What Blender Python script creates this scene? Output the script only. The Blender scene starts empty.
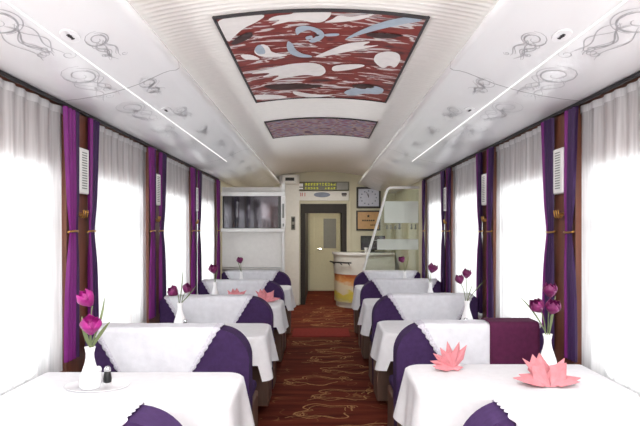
import bpy, bmesh, math, random
from mathutils import Vector, Matrix
random.seed(7)
PI = math.pi
sc = bpy.context.scene
C = sc.collection

# ------------------------------------------------------------------ helpers
def link(o, parent=None):
    C.objects.link(o)
    if parent is not None:
        o.parent = parent
    return o

def obj(name, bm, mats, parent=None, smooth=False, angle=None, loc=None):
    bmesh.ops.recalc_face_normals(bm, faces=bm.faces[:])
    me = bpy.data.meshes.new(name)
    bm.to_mesh(me); bm.free()
    if not isinstance(mats, (list, tuple)): mats = [mats]
    for m in mats: me.materials.append(m)
    if smooth:
        for p in me.polygons: p.use_smooth = True
        if angle is not None:
            me.set_sharp_from_angle(angle=math.radians(angle))
    o = bpy.data.objects.new(name, me)
    link(o, parent)
    if loc is not None: o.location = loc
    return o

def tag(o, label, cat, group=None):
    o['label'] = label; o['category'] = cat
    if group: o['group'] = group
    return o

def thing(name, label, cat, loc=(0, 0, 0), rz=0, group=None):
    o = bpy.data.objects.new(name, None)
    o.empty_display_size = .1
    link(o); o.location = loc; o.rotation_euler = (0, 0, rz)
    return tag(o, label, cat, group)

def struct(o):
    o['kind'] = 'structure'; return o

def dup(root, loc, rz=None, label=None, scale=None):
    r = root.copy(); C.objects.link(r); r.location = loc
    if rz is not None: r.rotation_euler = (0, 0, rz)
    if label: r['label'] = label
    if scale: r.scale = scale
    for ch in list(root.children):
        c = ch.copy(); C.objects.link(c); c.parent = r
        for g in list(ch.children):
            d = g.copy(); C.objects.link(d); d.parent = c
    return r

def box(bm, x0, x1, y0, y1, z0, z1, bevel=0, seg=2, mi=0):
    vs = [bm.verts.new((x, y, z)) for x in (x0, x1) for y in (y0, y1) for z in (z0, z1)]
    idx = [(0, 1, 3, 2), (4, 6, 7, 5), (0, 4, 5, 1), (2, 3, 7, 6), (0, 2, 6, 4), (1, 5, 7, 3)]
    fs = [bm.faces.new([vs[i] for i in f]) for f in idx]
    for f in fs: f.material_index = mi
    if bevel:
        es = set(e for f in fs for e in f.edges)
        bmesh.ops.bevel(bm, geom=list(es), offset=bevel, segments=seg, profile=.5, affect='EDGES')
    return bm

def tube(bm, pts, r, n=8, caps=True, mi=0, flat=1.0):
    pts = [Vector(p) for p in pts]
    rs = r if isinstance(r, (list, tuple)) else [r] * len(pts)
    rings = []; ref = None
    for i, p in enumerate(pts):
        a = pts[max(0, i - 1)]; b = pts[min(len(pts) - 1, i + 1)]
        t = (b - a)
        if t.length < 1e-9: t = Vector((0, 0, 1))
        t.normalize()
        if ref is None:
            ref = Vector((0, 0, 1)) if abs(t.z) < .9 else Vector((1, 0, 0))
        u = t.cross(ref)
        if u.length < 1e-6: u = t.cross(Vector((0, 1, 0)))
        u.normalize(); v = u.cross(t).normalized(); ref = v
        rings.append([bm.verts.new(p + (u * math.cos(2 * PI * k / n) + v * flat * math.sin(2 * PI * k / n)) * rs[i]) for k in range(n)])
    for a, b in zip(rings, rings[1:]):
        for k in range(n):
            f = bm.faces.new((a[k], a[(k + 1) % n], b[(k + 1) % n], b[k])); f.material_index = mi
    if caps:
        for ring in (rings[0], rings[-1]):
            f = bm.faces.new(ring); f.material_index = mi
    return bm

def lathe(bm, prof, n=20, c=(0, 0, 0), sx=1, sy=1, mi=0):
    rings = []
    for r, z in prof:
        rings.append([bm.verts.new((c[0] + sx * r * math.cos(2 * PI * k / n), c[1] + sy * r * math.sin(2 * PI * k / n), c[2] + z)) for k in range(n)])
    for a, b in zip(rings, rings[1:]):
        for k in range(n):
            f = bm.faces.new((a[k], a[(k + 1) % n], b[(k + 1) % n], b[k])); f.material_index = mi
    for ring in (rings[0], rings[-1]):
        f = bm.faces.new(ring); f.material_index = mi
    return bm

def surf(bm, fn, nu, nv, closed_u=False, mi=None):
    g = [[bm.verts.new(fn(i / nu, j / nv)) for j in range(nv + 1)] for i in range(nu if closed_u else nu + 1)]
    n = len(g)
    for i in range(nu):
        for j in range(nv):
            f = bm.faces.new((g[i][j], g[(i + 1) % n][j], g[(i + 1) % n][j + 1], g[i][j + 1]))
            if mi: f.material_index = mi(i / nu, j / nv)
    return g

def prism(bm, poly, axis, a, b, bevel=0, seg=3):
    """extrude a 2D polygon; axis 'x' -> poly is (y,z); 'y' -> (x,z); 'z' -> (x,y)"""
    def P(p, t):
        return {'x': (t, p[0], p[1]), 'y': (p[0], t, p[1]), 'z': (p[0], p[1], t)}[axis]
    A = [bm.verts.new(P(p, a)) for p in poly]; B = [bm.verts.new(P(p, b)) for p in poly]
    n = len(poly)
    fa = bm.faces.new(A); fb = bm.faces.new(B[::-1])
    for i in range(n):
        bm.faces.new((A[i], A[(i + 1) % n], B[(i + 1) % n], B[i]))
    if bevel:
        es = list(set(list(fa.edges) + list(fb.edges)))
        bmesh.ops.bevel(bm, geom=es, offset=bevel, segments=seg, profile=.5, affect='EDGES')
    return bm

def NB(): return bmesh.new()

# ------------------------------------------------------------------ materials
def s2l(c):
    return tuple(((x / 255) / 12.92 if x / 255 <= .04045 else ((x / 255 + .055) / 1.055) ** 2.4) for x in c) + (1,)

def newmat(name):
    m = bpy.data.materials.new(name); m.use_nodes = True
    nt = m.node_tree; nt.nodes.clear()
    out = nt.nodes.new('ShaderNodeOutputMaterial')
    return m, nt, out

def N(nt, typ, **kw):
    n = nt.nodes.new(typ)
    for k, v in kw.items(): setattr(n, k, v)
    return n

def coords(nt, scale=(1, 1, 1), rot=(0, 0, 0)):
    tc = N(nt, 'ShaderNodeTexCoord'); mp = N(nt, 'ShaderNodeMapping')
    mp.inputs['Scale'].default_value = scale; mp.inputs['Rotation'].default_value = rot
    nt.links.new(tc.outputs['Object'], mp.inputs['Vector'])
    return mp.outputs['Vector']

def pm(name, col, rough=.5, metal=0, var=.12, nscale=20, stretch=(1, 1, 1), bump=.0, bscale=200, spec=.5, sheen=0, coat=0):
    m, nt, out = newmat(name)
    b = N(nt, 'ShaderNodeBsdfPrincipled')
    b.inputs['Roughness'].default_value = rough; b.inputs['Metallic'].default_value = metal
    b.inputs['Specular IOR Level'].default_value = spec
    b.inputs['Sheen Weight'].default_value = sheen
    b.inputs['Coat Weight'].default_value = coat
    v = coords(nt, stretch)
    nz = N(nt, 'ShaderNodeTexNoise'); nz.inputs['Scale'].default_value = nscale; nz.inputs['Detail'].default_value = 4
    nt.links.new(v, nz.inputs['Vector'])
    rp = N(nt, 'ShaderNodeValToRGB')
    c = s2l(col)
    rp.color_ramp.elements[0].position = .3; rp.color_ramp.elements[1].position = .7
    rp.color_ramp.elements[0].color = tuple(x * (1 - var) for x in c[:3]) + (1,)
    rp.color_ramp.elements[1].color = tuple(min(1, x * (1 + var)) for x in c[:3]) + (1,)
    nt.links.new(nz.outputs['Fac'], rp.inputs['Fac']); nt.links.new(rp.outputs['Color'], b.inputs['Base Color'])
    if bump:
        n2 = N(nt, 'ShaderNodeTexNoise'); n2.inputs['Scale'].default_value = bscale
        bp = N(nt, 'ShaderNodeBump'); bp.inputs['Strength'].default_value = bump; bp.inputs['Distance'].default_value = .004
        nt.links.new(v, n2.inputs['Vector'])
        nt.links.new(n2.outputs['Fac'], bp.inputs['Height']); nt.links.new(bp.outputs['Normal'], b.inputs['Normal'])
    nt.links.new(b.outputs['BSDF'], out.inputs['Surface'])
    return m

def emis(name, col, s):
    m, nt, out = newmat(name)
    e = N(nt, 'ShaderNodeEmission'); e.inputs['Color'].default_value = s2l(col); e.inputs['Strength'].default_value = s
    nt.links.new(e.outputs[0], out.inputs['Surface']); return m

def sheer_mat(name, transp, col=(248, 248, 250)):
    m, nt, out = newmat(name)
    t = N(nt, 'ShaderNodeBsdfTransparent'); d = N(nt, 'ShaderNodeBsdfDiffuse'); tl = N(nt, 'ShaderNodeBsdfTranslucent')
    d.inputs['Color'].default_value = s2l(col); tl.inputs['Color'].default_value = tuple(.72 * x for x in s2l(col)[:3]) + (1,)
    a = N(nt, 'ShaderNodeMixShader'); a.inputs[0].default_value = .5
    nt.links.new(d.outputs[0], a.inputs[1]); nt.links.new(tl.outputs[0], a.inputs[2])
    # woven bands change the openness a little
    v = coords(nt, (1, 30, 1.5)); nz = N(nt, 'ShaderNodeTexNoise'); nz.inputs['Scale'].default_value = 1.5
    nt.links.new(v, nz.inputs['Vector'])
    mr = N(nt, 'ShaderNodeMapRange'); mr.inputs['From Min'].default_value = .3; mr.inputs['From Max'].default_value = .7
    mr.inputs['To Min'].default_value = 1 - transp - .13; mr.inputs['To Max'].default_value = 1 - transp + .13
    nt.links.new(nz.outputs['Fac'], mr.inputs['Value'])
    b = N(nt, 'ShaderNodeMixShader'); nt.links.new(mr.outputs[0], b.inputs[0])
    nt.links.new(t.outputs[0], b.inputs[1]); nt.links.new(a.outputs[0], b.inputs[2])
    nt.links.new(b.outputs[0], out.inputs['Surface']); return m

def glass_mat(name, refl=.06, tint=(250, 252, 252), frost=0):
    m, nt, out = newmat(name)
    t = N(nt, 'ShaderNodeBsdfTransparent'); t.inputs['Color'].default_value = s2l(tint)
    g = N(nt, 'ShaderNodeBsdfGlossy'); g.inputs['Roughness'].default_value = .03
    mx = N(nt, 'ShaderNodeMixShader'); mx.inputs[0].default_value = refl
    nt.links.new(t.outputs[0], mx.inputs[1]); nt.links.new(g.outputs[0], mx.inputs[2])
    last = mx
    if frost:
        d = N(nt, 'ShaderNodeBsdfDiffuse'); d.inputs['Color'].default_value = (.82, .85, .82, 1)
        tl = N(nt, 'ShaderNodeBsdfTranslucent'); tl.inputs['Color'].default_value = (.82, .85, .82, 1)
        a = N(nt, 'ShaderNodeMixShader'); a.inputs[0].default_value = .4
        nt.links.new(d.outputs[0], a.inputs[1]); nt.links.new(tl.outputs[0], a.inputs[2])
        b = N(nt, 'ShaderNodeMixShader'); b.inputs[0].default_value = frost
        nt.links.new(mx.outputs[0], b.inputs[1]); nt.links.new(a.outputs[0], b.inputs[2]); last = b
    nt.links.new(last.outputs[0], out.inputs['Surface']); return m

def carpet_mat():
    m, nt, out = newmat('patterned_carpet')
    b = N(nt, 'ShaderNodeBsdfPrincipled'); b.inputs['Roughness'].default_value = .95; b.inputs['Specular IOR Level'].default_value = .1
    # soft brown / red woven bands running across the aisle
    v1 = coords(nt, (.9, 6, 1)); n1 = N(nt, 'ShaderNodeTexNoise'); n1.inputs['Scale'].default_value = 1.6; n1.inputs['Detail'].default_value = 5
    nt.links.new(v1, n1.inputs['Vector'])
    r1 = N(nt, 'ShaderNodeValToRGB')
    r1.color_ramp.elements[0].position = .32; r1.color_ramp.elements[0].color = s2l((74, 26, 18))
    r1.color_ramp.elements[1].position = .68; r1.color_ramp.elements[1].color = s2l((116, 52, 36))
    nt.links.new(n1.outputs['Fac'], r1.inputs['Fac'])
    # gold scroll lines: contours of a warped noise
    v2 = coords(nt, (1.9, 3.4, 1)); n2 = N(nt, 'ShaderNodeTexNoise'); n2.inputs['Scale'].default_value = 1.2; n2.inputs['Detail'].default_value = .6
    n2.inputs['Distortion'].default_value = 1.4
    nt.links.new(v2, n2.inputs['Vector'])
    sb = N(nt, 'ShaderNodeMath', operation='SUBTRACT'); sb.inputs[1].default_value = .53
    ab = N(nt, 'ShaderNodeMath', operation='ABSOLUTE'); lt = N(nt, 'ShaderNodeMapRange')
    lt.inputs['From Min'].default_value = .006; lt.inputs['From Max'].default_value = .014; lt.inputs['To Min'].default_value = 1; lt.inputs['To Max'].default_value = 0
    nt.links.new(n2.outputs['Fac'], sb.inputs[0]); nt.links.new(sb.outputs[0], ab.inputs[0]); nt.links.new(ab.outputs[0], lt.inputs['Value'])
    mx = N(nt, 'ShaderNodeMix', data_type='RGBA')
    mx.inputs[7].default_value = s2l((178, 130, 84))
    v4 = coords(nt, (1, 1.6, 1)); n4 = N(nt, 'ShaderNodeTexNoise'); n4.inputs['Scale'].default_value = 1.7; n4.inputs['Detail'].default_value = 1
    nt.links.new(v4, n4.inputs['Vector'])
    mk = N(nt, 'ShaderNodeMapRange'); mk.inputs['From Min'].default_value = .44; mk.inputs['From Max'].default_value = .53
    nt.links.new(n4.outputs['Fac'], mk.inputs['Value'])
    ml = N(nt, 'ShaderNodeMath', operation='MULTIPLY'); nt.links.new(lt.outputs[0], ml.inputs[0]); nt.links.new(mk.outputs[0], ml.inputs[1]); mk.inputs['To Max'].default_value = .4
    nt.links.new(ml.outputs[0], mx.inputs[0]); nt.links.new(r1.outputs['Color'], mx.inputs[6])
    nt.links.new(mx.outputs[2], b.inputs['Base Color'])
    n3 = N(nt, 'ShaderNodeTexNoise'); n3.inputs['Scale'].default_value = 260
    bp = N(nt, 'ShaderNodeBump'); bp.inputs['Strength'].default_value = .4; bp.inputs['Distance'].default_value = .004
    nt.links.new(n3.outputs['Fac'], bp.inputs['Height']); nt.links.new(bp.outputs['Normal'], b.inputs['Normal'])
    nt.links.new(b.outputs[0], out.inputs['Surface']); return m

def cove_mat():
    """glossy white moulded panel with thin joint lines across it"""
    m, nt, out = newmat('glossy_white_panel')
    b = N(nt, 'ShaderNodeBsdfPrincipled'); b.inputs['Roughness'].default_value = .22
    b.inputs['Base Color'].default_value = s2l((236, 236, 238))
    tc = N(nt, 'ShaderNodeTexCoord'); sp = N(nt, 'ShaderNodeSeparateXYZ'); nt.links.new(tc.outputs['Object'], sp.inputs[0])
    a = N(nt, 'ShaderNodeMath', operation='ADD'); a.inputs[1].default_value = 3.14 - .06
    md = N(nt, 'ShaderNodeMath', operation='MODULO'); md.inputs[1].default_value = 3.14
    s = N(nt, 'ShaderNodeMath', operation='LESS_THAN'); s.inputs[1].default_value = .010
    nt.links.new(sp.outputs['Y'], a.inputs[0]); nt.links.new(a.outputs[0], md.inputs[0]); nt.links.new(md.outputs[0], s.inputs[0])
    mx = N(nt, 'ShaderNodeMix', data_type='RGBA'); mx.inputs[6].default_value = s2l((238, 238, 240)); mx.inputs[7].default_value = s2l((176, 176, 178))
    nt.links.new(s.outputs[0], mx.inputs[0])
    nt.links.new(mx.outputs[2], b.inputs['Base Color'])
    nt.links.new(b.outputs[0], out.inputs['Surface']); return m

def ramp_noise(name, stops, stretch, scale, detail=3, dist=0, rough=.6, voro=False, off=0):
    m, nt, out = newmat(name)
    b = N(nt, 'ShaderNodeBsdfPrincipled'); b.inputs['Roughness'].default_value = rough
    v = coords(nt, stretch)
    if voro:
        n = N(nt, 'ShaderNodeTexVoronoi'); n.inputs['Scale'].default_value = scale; o = n.outputs['Distance']
    else:
        n = N(nt, 'ShaderNodeTexNoise'); n.inputs['Scale'].default_value = scale; n.inputs['Detail'].default_value = detail
        n.inputs['Distortion'].default_value = dist; o = n.outputs['Fac']
    nt.links.new(v, n.inputs['Vector'])
    rp = N(nt, 'ShaderNodeValToRGB'); cr = rp.color_ramp
    while len(cr.elements) < len(stops): cr.elements.new(.5)
    for e, (p, c) in zip(cr.elements, stops):
        e.position = p; e.color = s2l(c)
    nt.links.new(o, rp.inputs['Fac']); nt.links.new(rp.outputs['Color'], b.inputs['Base Color'])
    nt.links.new(b.outputs[0], out.inputs['Surface']); return m

def mural_mat():
    m, nt, out = newmat('orange_landscape_print')
    b = N(nt, 'ShaderNodeBsdfPrincipled'); b.inputs['Roughness'].default_value = .4
    tc = N(nt, 'ShaderNodeTexCoord'); sp = N(nt, 'ShaderNodeSeparateXYZ'); nt.links.new(tc.outputs['Object'], sp.inputs[0])
    v = coords(nt, (1.5, 1.5, 3)); n = N(nt, 'ShaderNodeTexNoise'); n.inputs['Scale'].default_value = 2.6; n.inputs['Detail'].default_value = 4
    nt.links.new(v, n.inputs['Vector'])
    a = N(nt, 'ShaderNodeMath', operation='MULTIPLY_ADD'); a.inputs[1].default_value = .42; nt.links.new(n.outputs['Fac'], a.inputs[0]); nt.links.new(sp.outputs['Z'], a.inputs[2])
    rp = N(nt, 'ShaderNodeValToRGB'); cr = rp.color_ramp
    st = [(.25, (226, 222, 204)), (.38, (206, 196, 110)), (.46, (226, 208, 84)), (.52, (232, 222, 200)), (.62, (236, 222, 196)), (.70, (226, 160, 96)), (.82, (182, 96, 54))]
    while len(cr.elements) < len(st): cr.elements.new(.5)
    for e, (p, c) in zip(cr.elements, st): e.position = p; e.color = s2l(c)
    nt.links.new(a.outputs[0], rp.inputs['Fac']); nt.links.new(rp.outputs['Color'], b.inputs['Base Color'])
    nt.links.new(b.outputs[0], out.inputs['Surface']); return m

M = {}
M['carpet'] = carpet_mat()
M['wood'] = pm('brown_wood', (112, 66, 48), .45, var=.25, nscale=6, stretch=(3, 3, .4))
M['wallwhite'] = pm('white_wall_laminate', (226, 224, 220), .4, var=.03)
M['beige'] = pm('cream_wall', (206, 201, 178), .5, var=.04, nscale=3)
M['ceiling'] = pm('ribbed_ceiling', (242, 239, 235), .5, var=.02)
M['cove'] = cove_mat()
M['streak_glow'] = emis('cove_streak_glow', (255, 253, 252), 1.0)  # glow for the highlight streak on the coves
M['ornament'] = pm('grey_ornament_line', (180, 180, 184), .4, var=.1)
M['darkwood'] = pm('dark_door_wood', (34, 26, 22), .6, var=.25, nscale=5, stretch=(4, 4, .5))
M['corr'] = pm('dark_corridor_panel', (44, 35, 30), .6, var=.2, nscale=5, stretch=(4, 4, .5))
M['creamdoor'] = pm('cream_door_paint', (222, 216, 186), .45, var=.03)
M['grey'] = pm('grey_panel', (128, 126, 118), .35, var=.05)
M['metal'] = pm('brushed_metal', (205, 205, 205), .28, metal=1, var=.05)
M['whitemetal'] = pm('white_painted_metal', (232, 232, 230), .35, var=.03)
M['darkmetal'] = pm('dark_rail_metal', (48, 46, 50), .45, metal=.6, var=.1)
M['gold'] = pm('gold_metal', (196, 150, 84), .3, metal=1, var=.1)
M['sheer'] = sheer_mat('sheer_white_voile', .23)
M['tape'] = sheer_mat('curtain_heading', .05)
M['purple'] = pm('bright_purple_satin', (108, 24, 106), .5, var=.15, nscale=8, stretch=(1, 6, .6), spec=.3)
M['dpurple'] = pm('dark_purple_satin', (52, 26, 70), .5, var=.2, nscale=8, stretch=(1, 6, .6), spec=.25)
M['bench'] = pm('purple_upholstery', (66, 46, 86), .85, var=.12, nscale=40, bump=.25, bscale=500, spec=.15)
M['maroon'] = pm('maroon_cloth', (86, 34, 66), .85, var=.12, nscale=40, bump=.25, bscale=500, spec=.2)
M['benchbase'] = pm('brown_seat_panel', (100, 75, 62), .5, var=.18, nscale=6, stretch=(3, 3, .5))
M['cloth'] = pm('white_tablecloth', (229, 229, 232), .75, var=.03, nscale=30, bump=.12, bscale=70, spec=.2)
M['cover'] = pm('white_damask_cover', (228, 229, 235), .65, var=.05, nscale=22, bump=.2, bscale=45, spec=.25)
M['lace'] = pm('lace_edging', (216, 214, 224), .8, var=.2, nscale=90, bump=.6, bscale=160, spec=.1)
M['ceramic'] = pm('white_ceramic', (246, 246, 248), .15, var=.01)
M['bloom'] = pm('magenta_tulip', (158, 26, 122), .5, var=.3, nscale=30, stretch=(1, 1, .4))
M['bloomd'] = pm('deep_plum_tulip', (112, 22, 84), .5, var=.3, nscale=30, stretch=(1, 1, .4))
M['stem'] = pm('green_stem', (112, 126, 84), .55, var=.2)
M['pink'] = pm('pink_napkin', (212, 138, 145), .85, var=.12, nscale=30, bump=.15, bscale=300, spec=.2)
M['black'] = pm('black_plastic', (22, 22, 24), .35, var=.1)
M['screen'] = pm('dark_screen', (112, 110, 116), .05, metal=.8, var=.05)
M['chrome'] = pm('chrome', (220, 220, 222), .1, metal=1, var=.02)
M['winframe'] = pm('window_frame', (176, 172, 172), .4, metal=.2, var=.05)
M['pane'] = glass_mat('window_glass')
M['glass'] = glass_mat('partition_glass', tint=(238, 243, 238))
M['frost'] = glass_mat('frosted_glass', frost=.8)
M['etch'] = pm('etched_grey', (120, 124, 120), .6, var=.1)
M['scroll'] = pm('gold_carpet_scroll', (178, 132, 88), .95, var=.3, nscale=40, spec=.1)
M['mat'] = pm('red_doormat', (128, 46, 42), .95, var=.12, nscale=30, bump=.4, bscale=200, spec=.1)
M['dark'] = pm('dark_ink', (40, 36, 40), .5, var=.1)
M['ink'] = pm('grey_blue_ink', (128, 136, 158), .5, var=.1)
M['redink'] = pm('red_ink', (190, 70, 60), .5, var=.1)
M['signboard'] = pm('olive_sign_board', (82, 80, 50), .4, var=.1)
M['led'] = emis('yellow_sign_letters', (226, 222, 70), .5)
M['clockface'] = pm('clock_face', (196, 200, 218), .4, var=.05)
M['plaque'] = pm('gold_plaque', (186, 146, 96), .35, var=.08)
M['orn_motif'] = pm('painting_white', (232, 228, 226), .5, var=.04)
M['motif_blue'] = pm('painting_pale_blue', (168, 182, 196), .5, var=.08)
M['motif_grey'] = pm('painting_grey_brown', (122, 104, 98), .5, var=.2, nscale=12)
M['motif_dark'] = pm('painting_dark', (64, 42, 44), .5, var=.3, nscale=14)
M['bigcanvas'] = ramp_noise('red_mural', [(.30, (70, 40, 44)), (.40, (112, 44, 42)), (.47, (134, 52, 46)), (.555, (126, 48, 44)), (.575, (214, 202, 198)), (.625, (196, 196, 200)), (.645, (138, 62, 56)), (.72, (120, 118, 122))], (1.1, 4.2, 1), 3.2, 5, .9)
M['smallcanvas'] = ramp_noise('woven_ornament', [(.0, (58, 36, 72)), (.25, (150, 82, 92)), (.45, (122, 120, 150)), (.62, (176, 150, 140)), (.8, (96, 60, 84))], (1, 1, 1), 11, voro=True)
M['mural'] = mural_mat()

# ------------------------------------------------------------------ dimensions
EYE = 1.45
F = 580.0
W = 1.50               # inner face of the side walls
S = 1.57
PIER = [1.88 + S * k for k in range(5)]         # pier centres
BAY = [1.88 - S * .5 + S * k for k in range(-1, 5)]
Y0, YB, YC = -1.7, 11.3, 13.85
ZC = 2.59
def ceil_z(x): return ZC - .135 * min(abs(x), 1.5) ** 2

# ------------------------------------------------------------------ setting
bm = NB(); box(bm, -1.62, 1.62, Y0 - .1, YC + .2, -.1, 0)
def floor_stroke(bm, pts, w):
    n = len(pts); L = []
    for i, p in enumerate(pts):
        a, b = pts[max(0, i - 1)], pts[min(n - 1, i + 1)]
        tx, ty_ = b[0] - a[0], b[1] - a[1]; l = math.hypot(tx, ty_) or 1
        L.append((bm.verts.new((p[0] - ty_ / l * w, p[1] + tx / l * w, .0012)), bm.verts.new((p[0] + ty_ / l * w, p[1] - tx / l * w, .0012))))
    for a, b in zip(L, L[1:]):
        f = bm.faces.new((a[0], a[1], b[1], b[0])); f.material_index = 1
RF = random.Random(21)
yy = 2.3; kk = 0
while yy < 11.0:
    if not 7.7 < yy < 8.7:
        cx = (.30, .08, .24, -.04)[kk % 4] + RF.uniform(-.05, .05); p, q = RF.uniform(0, 6), RF.uniform(0, 6)
        ax, ay = RF.uniform(.20, .27), RF.uniform(.13, .18)
        for s_, w_ in ((1, .007), (.74, .004)):
            floor_stroke(bm, [(cx + s_ * ax * math.cos(t) * (1 + .22 * math.sin(4 * t + p) + .12 * math.sin(7 * t + q)), yy + s_ * ay * math.sin(t) * (1 + .22 * math.sin(4 * t + p))) for t in [2 * PI * (.94 if s_ == 1 else .6) * i / 70 for i in range(71)]], w_)
        for sd in (-1, 1):
            floor_stroke(bm, [(cx + sd * (ax + .05 * (1 - i / 30) * math.cos(i * .38)), yy + sd * .10 + .05 * (1 - i / 30) * math.sin(i * .38)) for i in range(28)], .005)
        floor_stroke(bm, [(cx - .32 + .02 * i, yy - .16 + .03 * math.sin(i * .55 + p)) for i in range(22)], .0045)
    kk += 1; yy += .47
struct(obj('floor', bm, [M['carpet'], M['scroll']]))

def rrect(y0, y1, z0, z1, r, n=6):
    p = []
    for cy, cz, a0 in ((y1 - r, z1 - r, 0), (y0 + r, z1 - r, 90), (y0 + r, z0 + r, 180), (y1 - r, z0 + r, 270)):
        for k in range(n + 1):
            a = math.radians(a0 + 90 * k / n); p.append((cy + r * math.cos(a), cz + r * math.sin(a)))
    return p

WZ0, WZ1, WH = .60, 1.82, .62
for sgn, side in ((-1, 'left'), (1, 'right')):
    bm = NB()
    xa, xb = sorted((sgn * W, sgn * (W + .1)))
    box(bm, xa, xb, Y0 - .1, YB + .1, 0, WZ0)
    box(bm, xa, xb, Y0 - .1, YB + .1, WZ1, 2.75)
    ys = [Y0 - .1] + [y for b in BAY for y in (b - WH, b + WH)] + [YB + .1]
    for a, b in zip(ys[0::2], ys[1::2]): box(bm, xa, xb, a, b, WZ0, WZ1)
    struct(obj('wall_' + side, bm, M['wood']))
    bm = NB(); xa, xb = sorted((sgn * W, sgn * (W - .015)))
    box(bm, xa, xb, Y0, YB, 0, .12, .004)
    struct(obj('baseboard_' + side, bm, M['darkwood']))
wn = 0
for sgn in (-1, 1):
    for b in BAY:
        wn += 1
        bm = NB()
        outer = rrect(b - WH + .001, b + WH - .001, WZ0 + .001, WZ1 - .001, .001); inner = rrect(b - WH + .05, b + WH - .05, WZ0 + .05, WZ1 - .05, .11)
        xs = (sgn * (W + .015), sgn * (W + .07))
        L = []
        for poly in (outer, inner):
            L.append([[bm.verts.new((x, p[0], p[1])) for p in poly] for x in xs])
        n = len(outer)
        for i in range(n):
            j = (i + 1) % n
            bm.faces.new((L[0][0][i], L[0][0][j], L[1][0][j], L[1][0][i]))
            bm.faces.new((L[0][1][i], L[1][1][i], L[1][1][j], L[0][1][j]))
            bm.faces.new((L[1][0][i], L[1][0][j], L[1][1][j], L[1][1][i]))
            bm.faces.new((L[0][0][i], L[0][1][i], L[0][1][j], L[0][0][j]))
        fr = struct(obj('window_%d' % wn, bm, M['winframe']))
        bm = NB(); prism(bm, rrect(b - WH + .045, b + WH - .045, WZ0 + .045, WZ1 - .045, .11), 'x', sgn * (W + .04), sgn * (W + .046))
        obj('pane', bm, M['pane'], fr)
        bm = NB(); tube(bm, [(sgn * (W + .03), b - WH + .06, 1.42), (sgn * (W + .03), b + WH - .06, 1.42)], .010, 6)
        obj('glazing_bar', bm, M['winframe'], fr)

# vaulted ceiling with fine cross ribs
bm = NB()
NY = 1040
def cf(u, v):
    x = -1.5 + 3 * u; y = Y0 + (YB - Y0) * v
    return (x, y, ceil_z(x) + .0045 * math.sin(2 * PI * y / .05))
surf(bm, cf, 20, NY)
surf(bm, lambda u, v: (-1.6 + 3.2 * u, Y0 - .1 + (YB - Y0 + .2) * v, 2.75), 1, 1)
struct(obj('ceiling', bm, M['ceiling'], smooth=True))

# coves along both sides: (distance from axis, height above eye)
PROF = [(1.50, .735), (1.47, .716), (1.42, .714), (1.33, .724), (1.22, .742), (1.13, .762), (1.06, .782), (.98, .808), (.90, .842), (.84, .868), (.80, .880), (.765, .884), (.748, .895), (.752, .93), (.80, .985), (.86, 1.06)]
def shift_x(x, sgn):
    """the left lip sits a little farther out than the right one"""
    return x - sgn * .035 * max(0, min(1, (1.25 - x) / .45))
def prof_at(t, sgn=0):
    """t = 0 at the rail .. 1 at the lip: point and inward/downward normal"""
    pts = [Vector((shift_x(p[0], sgn), p[1])) for p in PROF[2:13]]
    ls = [(b - a).length for a, b in zip(pts, pts[1:])]; tot = sum(ls); d = t * tot
    for i, l in enumerate(ls):
        if d <= l or i == len(ls) - 1:
            p = pts[i].lerp(pts[i + 1], d / l); tg = (pts[i + 1] - pts[i]).normalized()
            return p, Vector((tg.y, -tg.x)) * (1 if -tg.x * 1 < 0 or True else 1)
        d -= l
def cove_pt(sgn, t, y, off=.0015):
    p, n = prof_at(t, sgn)
    if n.y > 0: n = -n
    q = p + n * off
    return (sgn * q.x, y, EYE + q.y)

def ribbon(bm, path, sgn, w):
    """path = [(t, y)] on the cove -> flat painted stroke"""
    n = len(path); L = []
    SC = .85
    for i, (t, y) in enumerate(path):
        a = path[max(0, i - 1)]; b = path[min(n - 1, i + 1)]
        dt, dy = (b[0] - a[0]) * SC, b[1] - a[1]; l = math.hypot(dt, dy) or 1
        nt_, ny = -dy / l / SC, dt / l
        ww = w * (.35 + .65 * math.sin(PI * (i + .5) / n))
        L.append((bm.verts.new(cove_pt(sgn, t + nt_ * ww, y + ny * ww)), bm.verts.new(cove_pt(sgn, t - nt_ * ww, y - ny * ww))))
    for a, b in zip(L, L[1:]): bm.faces.new((a[0], a[1], b[1], b[0]))

def flourish(bm, sgn, t0, y0, sc_, k):
    """scrolling ribbon figure: coil, body, trailing scarves"""
    R = random.Random(k)
    def put(pts, w=.0035): ribbon(bm, [(t0 + a * sc_ / .85, y0 + b * sc_) for a, b in pts], sgn, w)
    # coil
    put([((.012 + .010 * i / 4) * math.cos(i * .5) * 1.4, (.012 + .010 * i / 4) * math.sin(i * .5) * 1.8 - .12) for i in range(24)])
    put([(.075 * math.cos(a) - .01, .085 * math.sin(a) - .12) for a in [i * .22 - .6 for i in range(20)]], .0045)
    put([(.095 * math.cos(a) - .01, .10 * math.sin(a) - .12) for a in [i * .2 - 1.2 for i in range(16)]], .003)
    # body and scarves sweeping along the car
    for q in range(6):
        am = R.uniform(.02, .05); ph = R.uniform(0, 6); of = R.uniform(-.06, .06); ln = R.uniform(.22, .36)
        put([(of + am * math.sin(ph + i * .42) * (1 - i / 40), -.08 + ln * i / 18) for i in range(19)], R.uniform(.002, .004))
    # end curls
    for q in range(4):
        cy = R.uniform(.05, .26); ct = R.uniform(-.07, .07); r = R.uniform(.018, .034)
        put([(ct + r * (1 - i / 18) * math.cos(i * .55), cy + r * 1.3 * (1 - i / 18) * math.sin(i * .55)) for i in range(14)], .0028)

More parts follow.
